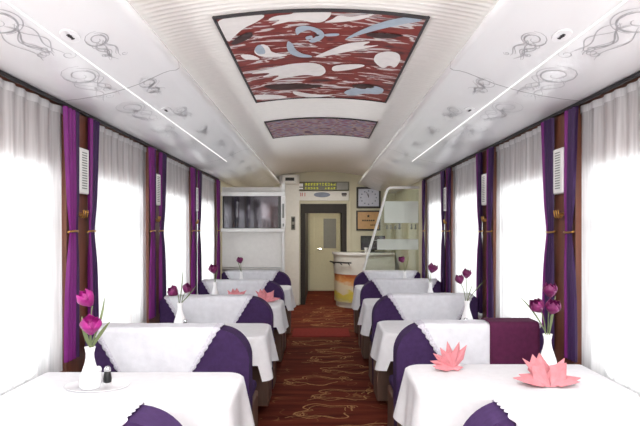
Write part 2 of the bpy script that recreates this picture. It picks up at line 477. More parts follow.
tn = 0
for sgn in (-1, 1):
    tn += 1
    bm = NB()
    n = len(PROF)
    ring = [[bm.verts.new((sgn * shift_x(p[0], sgn), y, EYE + p[1])) for p in PROF] for y in (Y0, YB)]
    for i in range(n - 1):
        bm.faces.new((ring[0][i], ring[0][i + 1], ring[1][i + 1], ring[1][i]))
    cv = struct(obj('trim_%d' % tn, bm, M['cove'], smooth=True))
    # long glowing strip standing in for the highlight along the cove
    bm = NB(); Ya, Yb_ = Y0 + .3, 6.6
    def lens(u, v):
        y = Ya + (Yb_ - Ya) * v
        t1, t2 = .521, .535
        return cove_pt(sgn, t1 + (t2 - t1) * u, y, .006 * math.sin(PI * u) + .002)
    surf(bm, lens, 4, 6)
    obj('cove_streak', bm, M['streak_glow'], cv, smooth=True)
    k = 0
    y = 1.5
    while y < 10.4:
        bm = NB(); flourish(bm, sgn, .375, y, 1.2, 10 + k); obj('painted_ornament', bm, M['ornament'], cv)
        bm = NB(); flourish(bm, sgn, .70, y + .35, .7, 60 + k); obj('painted_ornament', bm, M['ornament'], cv)
        k += 1; y += .74

# end walls
bm = NB(); box(bm, -1.6, 1.6, Y0 - .1, Y0, 0, 2.75)
struct(obj('wall_front', bm, M['wallwhite']))
DX0, DX1, DZ = -.40, .50, 1.96
bm = NB()
box(bm, -1.6, DX0, YB, YB + .1, 0, 2.75); box(bm, DX1, 1.6, YB, YB + .1, 0, 2.75); box(bm, DX0, DX1, YB, YB + .1, DZ, 2.75)
struct(obj('wall_back', bm, M['beige']))
bm = NB()
box(bm, DX0 + .001, DX0 + .09, YB - .02, YB + .12, 0, DZ); box(bm, DX1 - .09, DX1 - .001, YB - .02, YB + .12, 0, DZ); box(bm, DX0 + .09, DX1 - .09, YB - .02, YB + .12, DZ - .18, DZ - .001)
struct(obj('trim_3', bm, M['darkwood']))
bm = NB(); box(bm, -.36, -.31, YB + .12, YC, 0, 2.1); struct(obj('wall_corridor_left', bm, M['corr']))
bm = NB(); box(bm, .47, .52, YB + .12, YC, 0, 2.1); struct(obj('wall_corridor_right', bm, M['corr']))
bm = NB(); box(bm, -.36, .52, YB + .12, YC, 2.1, 2.15); struct(obj('ceiling_corridor', bm, M['wallwhite']))
bm = NB(); box(bm, -.36, .52, YC, YC + .08, 0, 2.15); struct(obj('wall_corridor_end', bm, M['beige']))
bm = NB(); box(bm, -.27, .45, YC - .05, YC - .005, .005, 1.92, .006)
dr = struct(obj('door_1', bm, M['creamdoor']))
bm = NB(); box(bm, .06, .36, YC - .062, YC - .052, 1.02, 1.72, .004); obj('door_window', bm, M['grey'], dr)
bm = NB(); box(bm, -.27, -.16, YC - .066, YC - .052, .02, 1.90, .004); obj('door_stile', bm, M['creamdoor'], dr)
bm = NB(); tube(bm, [(.0, YC - .06, 1.0), (.0, YC - .10, 1.0), (-.09, YC - .10, 1.0)], .011, 8); obj('door_handle', bm, M['chrome'], dr)
bm = NB(); box(bm, .55, .585, YB - .025, YB - .001, 0, 2.55, .004); struct(obj('trim_4', bm, M['beige']))
bm = NB(); box(bm, -.80, -.42, YB - .12, YB - .001, 0, 2.52, .006); struct(obj('trim_5', bm, M['wallwhite']))

for sgn in (-1, 1):
    bm = NB(); box(bm, *sorted((sgn * (W - .001), sgn * 1.44)), 8.31, YB - .001, 0, 2.2, .004)
    struct(obj('trim_%d' % (20 + sgn), bm, M['beige']))

# ------------------------------------------------------------------ ceiling pictures
def on_ceiling(x, y, d): return (x, y, ceil_z(x) - .003 - d)
def picture(name, x1, y0, y1, canvas, frame_r, label):
    t = thing(name, label, 'painting', (0, (y0 + y1) / 2, ZC), 0)
    oy = (y0 + y1) / 2
    def L(x, y, d): p = on_ceiling(x, y, d); return (p[0], p[1] - oy, p[2] - ZC)
    bm = NB(); nu, nv = 24, 30
    g = surf(bm, lambda u, v: L(-x1 + 2 * x1 * u, y0 + (y1 - y0) * v, .010), nu, nv)
    g2 = surf(bm, lambda u, v: L(-x1 + 2 * x1 * u, y0 + (y1 - y0) * v, .001), nu, nv)
    obj('canvas', bm, canvas, t, smooth=True)
    bm = NB()
    for yy in (y0, y1): tube(bm, [L(-x1 + 2 * x1 * i / 24, yy, .008) for i in range(25)], frame_r, 6)
    for xx in (-x1, x1): tube(bm, [L(xx, y0 - frame_r, .008), L(xx, y1 + frame_r, .008)], frame_r, 6)
    obj('picture_frame', bm, M['dark'], t)
    return t, L
big, LB = picture('ceiling_painting', .55, 2.98, 4.93, M['bigcanvas'], .009, 'large red and white abstract painting on the ceiling')
picture('ceiling_painting', .565, 5.84, 6.85, M['smallcanvas'], .008, 'small narrow purple patterned ornamental panel on the ceiling')
def c2w(cx, cy):
    px = 205 + cx * 230 / 640; py = cy * 110 / 306
    x = 0.0; d = 1.12
    for _ in range(4):
        y = F * d / (230 - py); x = (px - 321) * y / F; d = ceil_z(x) - EYE - .012
    return x, y
def motif(name, polys, mat, dep):
    for poly in polys:
        bm = NB(); vs = []
        for _ in range(2):      # round the outline off
            poly = [q for a, b_ in zip(poly, poly[1:] + poly[:1]) for q in ((a[0] * .78 + b_[0] * .22, a[1] * .78 + b_[1] * .22), (a[0] * .22 + b_[0] * .78, a[1] * .22 + b_[1] * .78))]
        for cx, cy in poly:
            x, y = c2w(cx, cy); x = max(-.54, min(.54, x)); y = max(2.995, min(4.915, y))
            vs.append(bm.verts.new(LB(x, y, dep)))
        bm.faces.new(vs); bm.normal_update()
        bmesh.ops.triangulate(bm, faces=bm.faces[:])
        obj(name, bm, mat, big)
motif('painted_streak', [
    [(30, 60), (60, 45), (150, 35), (170, 42), (140, 62), (110, 75), (80, 100), (66, 118), (50, 95)],
    [(250, 30), (275, 22), (350, 24), (352, 40), (330, 60), (300, 62), (262, 52), (200, 66), (180, 70), (215, 52), (170, 55), (195, 42), (240, 38)],
    [(370, 40), (405, 45), (440, 40), (478, 36), (440, 52), (380, 60), (325, 62), (355, 52)],
    [(140, 130), (160, 120), (178, 128), (185, 145), (240, 152), (190, 158), (152, 156), (136, 145)],
    [(180, 190), (235, 176), (300, 172), (330, 182), (338, 200), (318, 212), (280, 206), (230, 214), (178, 226), (215, 206), (150, 216), (190, 200), (115, 206)],
    [(468, 165), (476, 148), (508, 140), (540, 146), (545, 165), (530, 188), (512, 180), (496, 190), (478, 178)],
    [(355, 180), (430, 176), (450, 182), (400, 194), (352, 198)],
    [(130, 262), (200, 262), (240, 270), (160, 276), (134, 276)],
    [(395, 118), (470, 112), (430, 128), (500, 122), (400, 142), (330, 156), (300, 158), (350, 136)],
    [(95, 150), (130, 150), (160, 165), (110, 165)], [(240, 250), (300, 262), (370, 262), (300, 272), (250, 264)],
], M['orn_motif'], .0125)
motif('painted_figure', [
    [(250, 75), (275, 68), (300, 72), (325, 82), (335, 96), (322, 110), (300, 118), (285, 112), (310, 100), (312, 90), (290, 80), (265, 88), (255, 98)],
    [(230, 110), (245, 120), (250, 135), (270, 148), (295, 152), (300, 158), (262, 158), (236, 148), (226, 130)],
    [(330, 92), (375, 90), (372, 98), (335, 100)], [(278, 100), (298, 96), (300, 104), (282, 110)],
    [(505, 55), (560, 44), (610, 42), (600, 58), (565, 62), (500, 76), (440, 92), (380, 112), (420, 88), (460, 70)],
    [(380, 256), (420, 240), (470, 236), (500, 246), (490, 262), (440, 258), (410, 266)],
    [(136, 135), (150, 120), (164, 130), (170, 148), (146, 150)],
], M['motif_blue'], .0135)
motif('painted_patch', [
    [(70, 118), (95, 96), (130, 84), (135, 98), (110, 112), (80, 124)],
    [(440, 92), (480, 88), (520, 92), (560, 96), (520, 104), (470, 104)],
    [(400, 236), (440, 230), (480, 240), (440, 248)], [(150, 238), (240, 230), (340, 236), (300, 244), (200, 250)],
    [(300, 92), (322, 94), (310, 100)],
], M['motif_dark'], .0145)

# oval plates on the coves
pl = None
for sgn, nm in ((-1, 'left'), (1, 'right')):
    for i, y in enumerate((2.38, 3.85)):
        lab = '%s small oval white plate with dark marks on the %s cove' % (('nearer', 'farther')[i], nm)
        p = Vector(cove_pt(sgn, .60, y, .001))
        t = thing('oval_plate', lab, 'plate', p, 0, 'oval plates on the coves')
        q = Vector(cove_pt(sgn, .63, y, .001)) - Vector(cove_pt(sgn, .57, y, .001)); q.normalize()
        nrm = Vector((0, 1, 0)).cross(q); nrm = nrm if nrm.z < 0 else -nrm
        bm = NB(); V = []
        for hgt, sc_ in ((0, 1), (.004, .96)):
            V.append([bm.verts.new(Vector((0, 1, 0)) * .075 * sc_ * math.cos(a) + q * .032 * sc_ * math.sin(a) + nrm * hgt) for a in [2 * PI * k / 28 for k in range(28)]])
        for k in range(28): bm.faces.new((V[0][k], V[0][(k + 1) % 28], V[1][(k + 1) % 28], V[1][k]))
        bm.faces.new(V[1])
        obj('plate', bm, M['ceramic'], t)
        bm = NB()
        for dy, r in ((-.024, .008), (-.009, .010), (.006, .008), (.022, .009)):
            vs = [bm.verts.new(Vector((0, 1, 0)) * (dy + r * math.cos(a)) + q * r * .9 * math.sin(a) + nrm * .0055) for a in [2 * PI * k / 10 for k in range(10)]]
            bm.faces.new(vs)
        obj('dark_marks', bm, M['dark'], t)

# ------------------------------------------------------------------ curtains
ORD = ['nearest', 'second', 'third', 'farthest']
def sheer(b, sgn, seed):
    R = random.Random(seed); ph = [R.uniform(0, 6) for _ in range(4)]
    wd = .616
    def fn(u, v):
        y = -wd + 2 * wd * u; z = 2.135 - 1.47 * v
        a = .007 + .006 * v
        x = a * math.sin(y * 52 + ph[0] + .8 * math.sin(y * 9 + ph[1])) + a * .6 * math.sin(y * 23 + ph[2] + v * 1.2) + .004 * v * math.sin(y * 5 + ph[3])
        return (x, y, z)
    bm = NB(); surf(bm, fn, 150, 16)
    o = obj('sheer', bm, M['sheer'], None, smooth=True)
    bm = NB()
    surf(bm, lambda u, v: (fn(u, 0)[0] - sgn * .006, fn(u, 0)[1], 2.142 - .04 * v), 150, 1)
    h = obj('heading_tape', bm, M['tape'], None, smooth=True)
    return o, h
for sgn, side in ((-1, 'left'), (1, 'right')):
    for i, b in enumerate(BAY[1:]):
        if i == 0: lab = 'white sheer curtain nearest the viewer on the %s, cut by the picture edge' % side
        else: lab = 'white sheer curtain over the %s window along the %s wall' % (['', 'second', 'third', 'fourth', 'fifth'][i], side)
        if i == 0: lab = 'white sheer curtain over the nearest window on the %s, cut by the frame' % side
        # the bay beside the camera is out of the picture
        if i == 0: continue
        lab = ['', 'wide white sheer curtain cut off by the %s edge of the picture', 'white sheer curtain on the %s between the first and second window piers', 'white sheer curtain on the %s between the second and third window piers', 'narrow far white sheer curtain on the %s beside the partition'][i] % side
        t = thing('sheer_curtain', lab, 'curtain', (sgn * 1.466, b, 0), 0, 'sheer window curtains')
        o, h = sheer(b, sgn, int(100 + 7 * i + sgn)); o.parent = t; h.parent = t
    bm = NB()
    box(bm, min(sgn * 1.425, sgn * 1.442), max(sgn * 1.425, sgn * 1.442), .5, 8.13, 2.145, 2.163, .003)
    tag(obj('curtain_rail', bm, M['darkmetal']), 'long dark curtain rail under the %s cove' % side, 'curtain rail')

def drape(sgn, d, bright_frac, bright_pier, flip_low, seed):
    """d=-1: the drape on the near side of a pier, +1 far side. Local origin = pier centre on the wall."""
    R = random.Random(seed); ph = R.uniform(0, 6)
    def edges(z):
        if z > 1.44:
            k = (z - 1.44) / .7; k = k ** .8
            e1 = .082; e2 = .18 + .075 * k
        else:
            k = (1.44 - z) / .72; s = math.sin(min(1, k * 1.2) * PI / 2)
            e1 = .082; e2 = .18 + .06 * s
        return e1, e2
    zs = 30; out = []
    def fn(u, v):
        z = 2.135 - 1.42 * v
        e1, e2 = edges(z); y = d * (e1 + (e2 - e1) * u)
        tie = 1 - .65 * math.exp(-((z - 1.44) / .12) ** 2)
        x = (.013 * tie) * math.sin(u * 2 * PI * 3.5 + ph) - sgn * .004
        return (x, y, z)
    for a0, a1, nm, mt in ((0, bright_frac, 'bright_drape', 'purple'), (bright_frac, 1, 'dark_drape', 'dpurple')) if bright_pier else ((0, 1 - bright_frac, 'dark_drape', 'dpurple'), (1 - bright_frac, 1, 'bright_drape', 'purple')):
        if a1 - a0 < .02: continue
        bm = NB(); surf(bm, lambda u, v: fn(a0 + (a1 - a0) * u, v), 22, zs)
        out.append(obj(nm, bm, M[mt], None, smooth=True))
    bm = NB(); e1, e2 = edges(1.44); cy = d * (e1 + e2) / 2; ry = (e2 - e1) / 2 + .006
    tube(bm, [(.015 * math.cos(a), cy + ry * math.sin(a), 1.44 + .004 * math.cos(a)) for a in [2 * PI * k / 24 for k in range(25)]], .006, 6, caps=False)
    out.append(obj('tieback', bm, M['gold'], None, smooth=True))
    return out
piern = ['nearest', 'second', 'third', 'fourth']
for sgn, side in ((-1, 'left'), (1, 'right')):
    for k in range(1, 5):
        for d in (-1, 1):
            if k == 4 and d == 1: continue
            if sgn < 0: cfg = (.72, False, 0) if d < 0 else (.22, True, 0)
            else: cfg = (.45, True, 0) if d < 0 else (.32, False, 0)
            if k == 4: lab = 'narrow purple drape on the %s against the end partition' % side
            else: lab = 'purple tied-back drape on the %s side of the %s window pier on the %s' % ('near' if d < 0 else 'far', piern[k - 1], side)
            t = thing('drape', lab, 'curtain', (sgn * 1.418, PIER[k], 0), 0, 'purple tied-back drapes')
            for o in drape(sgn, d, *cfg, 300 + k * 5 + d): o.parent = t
# wood pier panels, vents and hooks
vent0 = hook0 = None
for sgn, side in ((-1, 'left'), (1, 'right')):
    for k in range(1, 4):
        bm = NB(); xa, xb = sorted((sgn * W - sgn * .001, sgn * 1.442))
        box(bm, xa, xb, PIER[k] - .165, PIER[k] + .165, .0, 2.14, .003)
        tn += 1
        struct(obj('trim_%d' % (tn + 4), bm, M['wood']))
        lv = 'white slotted wall vent on the %s window pier on the %s' % (piern[k - 1], side)
        lh = 'gold double coat hook on the %s window pier on the %s' % (piern[k - 1], side)
        loc = (sgn * 1.441, PIER[k] + .0, 1.80)
        v = thing('wall_vent', lv, 'vent', loc, 0 if sgn < 0 else PI, 'white wall vents')
        bm = NB(); box(bm, 0, .035, -.068, .068, -.135, .135, .008); obj('casing', bm, M['whitemetal'], v)
        bm = NB()
        for r in range(15):
            z = -.105 + r * .015
            box(bm, .0345, .0365, -.035, .035, z, z + .006)
        obj('grille', bm, M['etch'], v)
        h = thing('coat_hook', lh, 'hook', (sgn * 1.441, PIER[k], 1.545), 0 if sgn < 0 else PI, 'gold coat hooks')
        bm = NB(); box(bm, 0, .006, -.06, .06, -.012, .012, .002); obj('mounting_plate', bm, M['gold'], h)
        for dy in (-.042, .0, .042):
            bm = NB(); tube(bm, [(.005, dy, 0), (.03, dy, -.012), (.045, dy, -.03), (.06, dy, -.022), (.068, dy, .012), (.066, dy, .03)], [.005, .006, .006, .006, .006, .008], 8)
            obj('prong', bm, M['gold'], h, smooth=True)
        h.scale = (.62, .75, .75)

# ------------------------------------------------------------------ benches (back to back)
BT = .868; BX0S = {-1: .42, 1: .46}; BX1 = 1.385; BTH = .085
def top_z(x, BX0, r=.19):
    if x >= BX0 + r: return BT
    dx = BX0 + r - x; dx = min(dx, r)
    return BT - r + math.sqrt(max(0, r * r - dx * dx))
def make_bench(sgn, double=True):
    BX0 = BX0S[sgn]
    parts = []
    r = .19
    poly = [(BX1, .07), (BX1, BT - .03), (BX1 - .03, BT)]
    for i in range(13):
        a = PI / 2 + PI / 2 * i / 12; poly.append((BX0 + r + r * math.cos(a), BT - r + r * math.sin(a)))
    poly += [(BX0, .4), (BX0 + .005, .07)]
    poly = [(sgn * x, z) for x, z in poly]
    bm = NB(); prism(bm, poly, 'y', -BTH, BTH, bevel=.022)
    parts.append(obj('backrest', bm, M['bench'], None, smooth=True, angle=40))
    for d in ((-1, 1) if double else (-1,)):
        ya, yb = sorted((d * (BTH + .003), d * (.43 if double else .24)))
        xa, xb = sorted((sgn * (BX0 + .01), sgn * BX1))
        bm = NB(); box(bm, xa, xb, ya, yb, .385, .450, .025, 3)
        parts.append(obj('seat', bm, M['bench'], None, smooth=True, angle=40))
        xa, xb = sorted((sgn * (BX0 + .0), sgn * BX1)); ya, yb = sorted((d * (BTH + .003), d * (.41 if double else .22)))
        bm = NB(); box(bm, xa, xb, ya, yb, .04, .38, .01)
        parts.append(obj('seat_base', bm, M['benchbase'], None))
    bm = NB(); xa, xb = sorted((sgn * (BX0 + .05), sgn * BX1)); box(bm, xa, xb, -BTH + .02, BTH - .02, 0, .069)
    parts.append(obj('plinth', bm, M['darkwood'], None))
    return parts
XC = .965
def make_cover(sgn, seed, x_cut=None):
    """square white cloth laid diagonally over the backrest, scalloped lace edge"""
    R = random.Random(seed); HD = .455; e = .0105
    bm = NB(); ns, nx = 170, 34; g = []
    p1, p2 = R.uniform(0, 6), R.uniform(0, 6)
    for j in range(ns + 1):
        s = -HD + 2 * HD * j / ns; row = []
        for i in range(nx + 1):
            q = -1 + 2 * i / nx; q = math.copysign(abs(q) ** .8, q)
            hw = .37 - .62 * max(0, abs(s) - .085)
            edge = 1 if abs(q) > .999 else 0
            sca = .009 * abs(math.sin(s * 85)) if edge else 0
            x = XC + q * (hw + sca)
            x = min(x, BX1 + .0)
            if x_cut: x = min(x, x_cut)
            zt = top_z(max(x, BX0S[sgn]), BX0S[sgn]) + e
            T = BTH + e
            rr = .03
            if abs(s) < T - rr: y = s; z = zt
            elif abs(s) < T - rr + rr * PI / 2:
                a = (abs(s) - T + rr) / rr; y = math.copysign(T - rr + rr * math.sin(a), s); z = zt - rr + rr * math.cos(a)
            else:
                dd = abs(s) - (T - rr + rr * PI / 2); y = math.copysign(T + .004 * (1 + math.sin(x * 26 + p1 + dd * 9)) * min(1, dd * 8), s); z = zt - rr - dd
            row.append(bm.verts.new((sgn * x, y, z + .0012 * (1 + math.sin(x * 40 + p2)))))
        g.append(row)
    for j in range(ns):
        for i in range(nx):
            f = bm.faces.new((g[j][i], g[j][i + 1], g[j + 1][i + 1], g[j + 1][i])); f.material_index = int(i < 2 or i > nx - 3)
    o = obj('bench_cover', bm, [M['cover'], M['lace']], None, smooth=True)
    md = o.modifiers.new('thickness', 'SOLIDIFY'); md.thickness = .0025; md.offset = 1
    return o

SHIFT = {-1: 0.0, 1: .14}
BN = ['frontmost', 'second', 'third', 'fourth', 'last']
TY = {-1: [2.695 + S * k for k in range(4)], 1: [2.87 + 1.53 * k for k in range(4)]}
for sgn, side in ((-1, 'left'), (1, 'right')):
    pr = {}
    for k in range(5):
        if k == 4: y = 8.13
        else: y = PIER[k] + SHIFT[sgn] + .02 - (.05 if k == 0 else 0) * (1 if sgn < 0 else 2.6)
        if k == 0: lab = 'purple bench in the %s foreground, only its rounded corner showing' % side
        elif k == 4: lab = 'purple bench at the far end on the %s, against the partition' % side
        else: lab = 'purple upholstered back-to-back bench behind the %s table on the %s' % (['nearest', 'second', 'third'][k - 1], side)
        t = thing('dining_bench', lab, 'bench', (0, y, 0), 0, 'purple benches along the %s side' % side)
        for o in make_bench(sgn, k < 4): o.parent = t
        if k == 0: lc = 'white lace-edged cover on the %s foreground bench' % side
        elif k == 4: lc = 'white cover on the far-end bench on the %s' % side
        else: lc = 'white lace-edged cover over the bench behind the %s table on the %s' % (['nearest', 'second', 'third'][k - 1], side)
        c = make_cover(sgn, 40 + k); c.location = (0, y, 0)
        tag(c, lc, 'seat cover', 'white covers on the benches')
# maroon cloth over the window end of the right bench behind the nearest table
bm = NB()
def mfn(u, v):
    x = 1.02 + .30 * u; s = -.36 + .72 * v; T = BTH + .021; rr = .03; zt = BT + .021
    if abs(s) < T - rr: y, z = s, zt
    elif abs(s) < T - rr + rr * PI / 2:
        a = (abs(s) - T + rr) / rr; y = math.copysign(T - rr + rr * math.sin(a), s); z = zt - rr + rr * math.cos(a)
    else:
        dd = abs(s) - (T - rr + rr * PI / 2); y = math.copysign(T + .003 * math.sin(x * 30) * min(1, dd * 5), s); z = zt - rr - dd
    return (x, y, z)
surf(bm, mfn, 16, 50)
o = obj('seat_cloth', bm, M['maroon'], None, smooth=True); o.location = (0, PIER[1] + SHIFT[1] + .02, 0)
md = o.modifiers.new('thickness', 'SOLIDIFY'); md.thickness = .004; md.offset = 1
tag(o, 'maroon cloth over the window end of the right bench', 'seat cover')

# ------------------------------------------------------------------ tables and cloths
TZ = .714; TX0S = {-1: .395, 1: .455}; TX1, TD = 1.415, .295
def rr_table(r, x0, x1, d, n=8):
    p = []
    for cx, cy, a0, rad in ((x1 - .02, d - .02, 0, .02), (x0 + r, d - r, 90, r), (x0 + r, -d + r, 180, r), (x1 - .02, -d + .02, 270, .02)):
        for k in range(n + 1):
            a = math.radians(a0 + 90 * k / n); p.append((cx + rad * math.cos(a), cy + rad * math.sin(a)))
    return p
def make_table(sgn):
    TX0 = TX0S[sgn]
    parts = []
    bm = NB(); prism(bm, [(sgn * x, y) for x, y in rr_table(.10, TX0, TX1, TD)], 'z', TZ - .028, TZ, bevel=.006, seg=2)
    parts.append(obj('tabletop', bm, M['benchbase'], None))
    for x in (.62, 1.14):
        bm = NB(); box(bm, *sorted((sgn * (x - .03), sgn * (x + .03))), -.03, .03, .021, TZ - .03, .006); parts.append(obj('leg', bm, M['benchbase'], None))
        bm = NB(); box(bm, *sorted((sgn * (x - .05), sgn * (x + .05))), -.12, .12, 0, .02, .004); parts.append(obj('foot', bm, M['darkmetal'], None))
    return parts
def make_cloth(sgn, seed):
    TX0 = TX0S[sgn]
    R = random.Random(seed)
    base = rr_table(.10, TX0 - .004, TX1 + .003, TD + .004, 8)
    # resample the outline evenly
    pts = [Vector(p) for p in base] + [Vector(base[0])]
    ls = [(b - a).length for a, b in zip(pts, pts[1:])]; tot = sum(ls); n = 180; P = []
    for k in range(n):
        d = tot * k / n; i = 0
        while d > ls[i]: d -= ls[i]; i += 1
        P.append((pts[i].lerp(pts[i + 1], d / ls[i] if ls[i] else 0)))
    nr = []
    for k in range(n):
        t = P[(k + 1) % n] - P[k - 1]; t.normalize(); nr.append(Vector((t.y, -t.x)))
    ph = [R.uniform(0, 6) for _ in range(3)]
    bm = NB(); zt = TZ + .004
    inner = [Vector((p.x + (.855 - p.x) * .04, p.y * .96)) for p in P]
    rings = [[bm.verts.new((sgn * q.x, q.y, zt)) for q in inner]]
    drops = [0, .008, .03, .07, .12, .18, .24, .275]
    for jd, dr_ in enumerate(drops):
        ring = []
        for k in range(n):
            p = P[k]; a = k / n * tot
            wall_side = p.x > TX1 - .03
            f = dr_ / .275
            corner = math.exp(-(((p.x - (TX0 + .04)) / .10) ** 2 + ((abs(p.y) - TD + .04) / .10) ** 2))
            rip = .5 + .5 * math.sin(a * 26 + ph[0] + 1.3 * math.sin(a * 7 + ph[1]))
            out = .0 if wall_side else (.004 + f * (.010 + .022 * rip + .045 * corner))
            if jd == 0: out = -.006
            drop = dr_ * (1 - .08 * math.sin(a * 9 + ph[2])) if not wall_side else dr_ * .3
            if not wall_side and abs(p.y) > TD - .01 and p.x > TX0 + .05: drop = dr_ * .68
            q = p + nr[k] * out
            q.x = min(q.x, TX1 + .006)
            ring.append(bm.verts.new((sgn * q.x, q.y, zt - drop)))
        rings.append(ring)
    for a, b in zip(rings, rings[1:]):
        for k in range(n): bm.faces.new((a[k], a[(k + 1) % n], b[(k + 1) % n], b[k]))
    bm.faces.new(rings[0])
    o = obj('tablecloth', bm, M['cloth'], None, smooth=True)
    return o
TN = ['nearest', 'second', 'third', 'farthest']
for sgn, side in ((-1, 'left'), (1, 'right')):
    for k in range(4):
        t = thing('dining_table', '%s dining table in the %s row, hidden under its white cloth' % (TN[k], side), 'table', (0, TY[sgn][k], 0), 0, 'dining tables under white cloths')
        for o in make_table(sgn): o.parent = t
        o = make_cloth(sgn, 70 + k + sgn); o.location = (0, TY[sgn][k], 0)
        tag(o, 'white tablecloth draped over the %s table in the %s row' % (TN[k], side), 'tablecloth', 'white tablecloths')
ZT = TZ + .0045

# ------------------------------------------------------------------ vases and tulips
def make_vase():
    prof = [(.030, 0), (.042, .003), (.047, .012), (.048, .03), (.044, .055), (.034, .085), (.024, .115), (.019, .140), (.0185, .160), (.022, .178), (.025, .190),
            (.022, .190), (.0165, .176), (.0155, .160), (.016, .14), (.020, .115), (.026, .09), (.026, .03)]
    bm = NB(); lathe(bm, prof, 24)
    return obj('vase', bm, M['ceramic'], None, smooth=True)
def bloom_bm(h=.066, r=.026, open_=.0):
    bm = NB()
    for layer, (sc_, off) in enumerate(((1, 0), (.9, PI / 3))):
        for p in range(3):
            a0 = off + p * 2 * PI / 3
            def fn(u, v):
                w = (u - .5) * 2
                rr = r * sc_ * (.25 + .95 * math.sin(min(1, v * 1.25) * PI * .62)) * (1 - .30 * max(0, v - .62) / .38 + open_ * v)
                ang = a0 + w * 1.05 * (math.sin(max(.06, min(1, v * .93 + .06)) * PI) ** .55)
                z = h * sc_ * v - .006 * w * w * v
                return (rr * math.cos(ang), rr * math.sin(ang), z)
            surf(bm, fn, 8, 10)
    return bm
def bez(p0, p1, p2, n=12):
    p0, p1, p2 = Vector(p0), Vector(p1), Vector(p2)
    return [(p0 * (1 - t) ** 2 + p1 * 2 * t * (1 - t) + p2 * t * t) for t in [i / n for i in range(n + 1)]]
def leaf_bm(bm, pts, w):
    n = len(pts); L = []
    for i, p in enumerate(pts):
        t = (pts[min(n - 1, i + 1)] - pts[max(0, i - 1)]).normalized()
        sd = t.cross(Vector((0, 1, .2))).normalized()
        ww = w * (math.sin(PI * min(1, (i + .6) / n)) ** .7)
        L.append([bm.verts.new(p + sd * ww), bm.verts.new(p + Vector((0, -.25 * ww, 0))), bm.verts.new(p - sd * ww)])
    for a, b in zip(L, L[1:]):
        bm.faces.new((a[0], a[1], b[1], b[0])); bm.faces.new((a[1], a[2], b[2], b[1]))
def tulip(base, top, tilt, label, mat='bloom', bs=1.0, leaves=(), open_=0, group=None):
    """base = vase mouth position; top = bloom base relative to it; tilt = bloom direction"""
    t = thing('tulip', label, 'tulip', base, 0, group)
    top = Vector(top); d = Vector(tilt).normalized()
    st = bez((top.x * .05, top.y * .05, -.12), (top.x * .2, top.y * .2, top.z * .7), top - d * .004)
    # keep the stem inside the neck
    bm = NB(); tube(bm, st, .0028, 6); obj('stem', bm, M['stem'], t, smooth=True)
    bm = bloom_bm(open_=open_)
    q = Vector((0, 0, 1)).rotation_difference(d).to_matrix().to_4x4()
    bmesh.ops.transform(bm, matrix=Matrix.Translation(top) @ q @ Matrix.Scale(bs, 4), verts=bm.verts[:])
    o = obj('bloom', bm, M[mat], t, smooth=True)
    md = o.modifiers.new('thickness', 'SOLIDIFY'); md.thickness = .0012
    for mid, tip, w in leaves:
        bm = NB(); leaf_bm(bm, bez((0, 0, -.01), mid, tip), w); obj('leaf', bm, M['stem'], t, smooth=True)
    return t
vase0 = None
def vase_at(x, y, label, dz=0):
    t = thing('vase', label, 'vase', (x, y, ZT + .0005 + dz), 0, 'white ceramic bud vases')
    o = make_vase(); o.name = 'vase_body'; o.parent = t
    return (x, y, ZT + .19 + dz)
ty = TY
b = vase_at(-1.06, 2.662, 'white ceramic bud vase on the nearest left table, beside the shakers', .0055)
b_ = Vector(b)
tulip(b_ + Vector((-.006, .007, 0)), (.0, .03, .185), (-.5, -.3, .8), 'tall magenta tulip leaning left in the nearest left vase', bs=1.3, leaves=(((.05, .03, .12), (.055, .04, .22), .006),), group='tulips in vases')
tulip(b_ + Vector((.005, .003, 0)), (.006, -.022, .06), (.1, -.25, 1), 'short open magenta tulip low in the nearest left vase', bs=1.3, open_=.35, leaves=(((-.03, -.01, .05), (-.04, -.01, .14), .010), ((.03, 0, .05), (.085, 0, .115), .008)), group='tulips in vases')
b = vase_at(1.18, 3.02, 'white ceramic bud vase on the nearest right table, behind the pink napkin'); b_ = Vector(b)
tulip(b_ + Vector((0, .005, 0)), (.02, .01, .19), (-.1, -.2, 1), 'top dark plum tulip in the nearest right vase', 'bloomd', 1.2, (((-.05, .04, .12), (-.125, .05, .185), .004),), group='tulips in vases')
tulip(b_ + Vector((-.005, -.003, 0)), (-.035, -.01, .118), (-.6, -.3, .8), 'plum tulip leaning left in the nearest right vase', 'bloomd', 1.25, (), group='tulips in vases')
tulip(b_ + Vector((.005, -.005, 0)), (.006, -.02, .110), (.0, -.5, 1), 'middle plum tulip facing forward in the nearest right vase', 'bloomd', 1.25, (((.02, 0, .1), (.034, .0, .20), .006),), group='tulips in vases')
b = vase_at(-1.05, 4.32, 'white ceramic bud vase on the second left table'); b_ = Vector(b)
tulip(b_ + Vector((-.003, 0, 0)), (-.015, 0, .06), (-.7, -.3, .6), 'plum tulip leaning left in the second left vase', 'bloomd', 1.25, (((.02, 0, .14), (.026, 0, .245), .004),), .2, group='tulips in vases')
tulip(b_ + Vector((.003, 0, 0)), (.035, 0, .075), (.4, -.2, .8), 'plum tulip leaning right in the second left vase', 'bloomd', 1.1, (((.07, 0, .06), (.12, 0, .13), .004),), .2, group='tulips in vases')
b = vase_at(1.12, 4.45, 'white ceramic bud vase on the second right table'); b_ = Vector(b)
tulip(b_ + Vector((-.001, -.003, 0)), (-.05, -.012, .13), (-.3, -.2, 1), 'lower left plum tulip in the second right vase', 'bloomd', 1.15, (((.05, 0, .07), (.14, 0, .16), .003),), group='tulips in vases')
tulip(b_ + Vector((.003, 0, 0)), (-.005, .02, .17), (.1, -.2, 1), 'upper plum tulip in the second right vase', 'bloomd', 1.15, (((.02, .03, .05), (.05, .04, .12), .004),), group='tulips in vases')
b = vase_at(-1.10, 6.02, 'white ceramic bud vase on the third left table, near the pink napkins'); b_ = Vector(b)
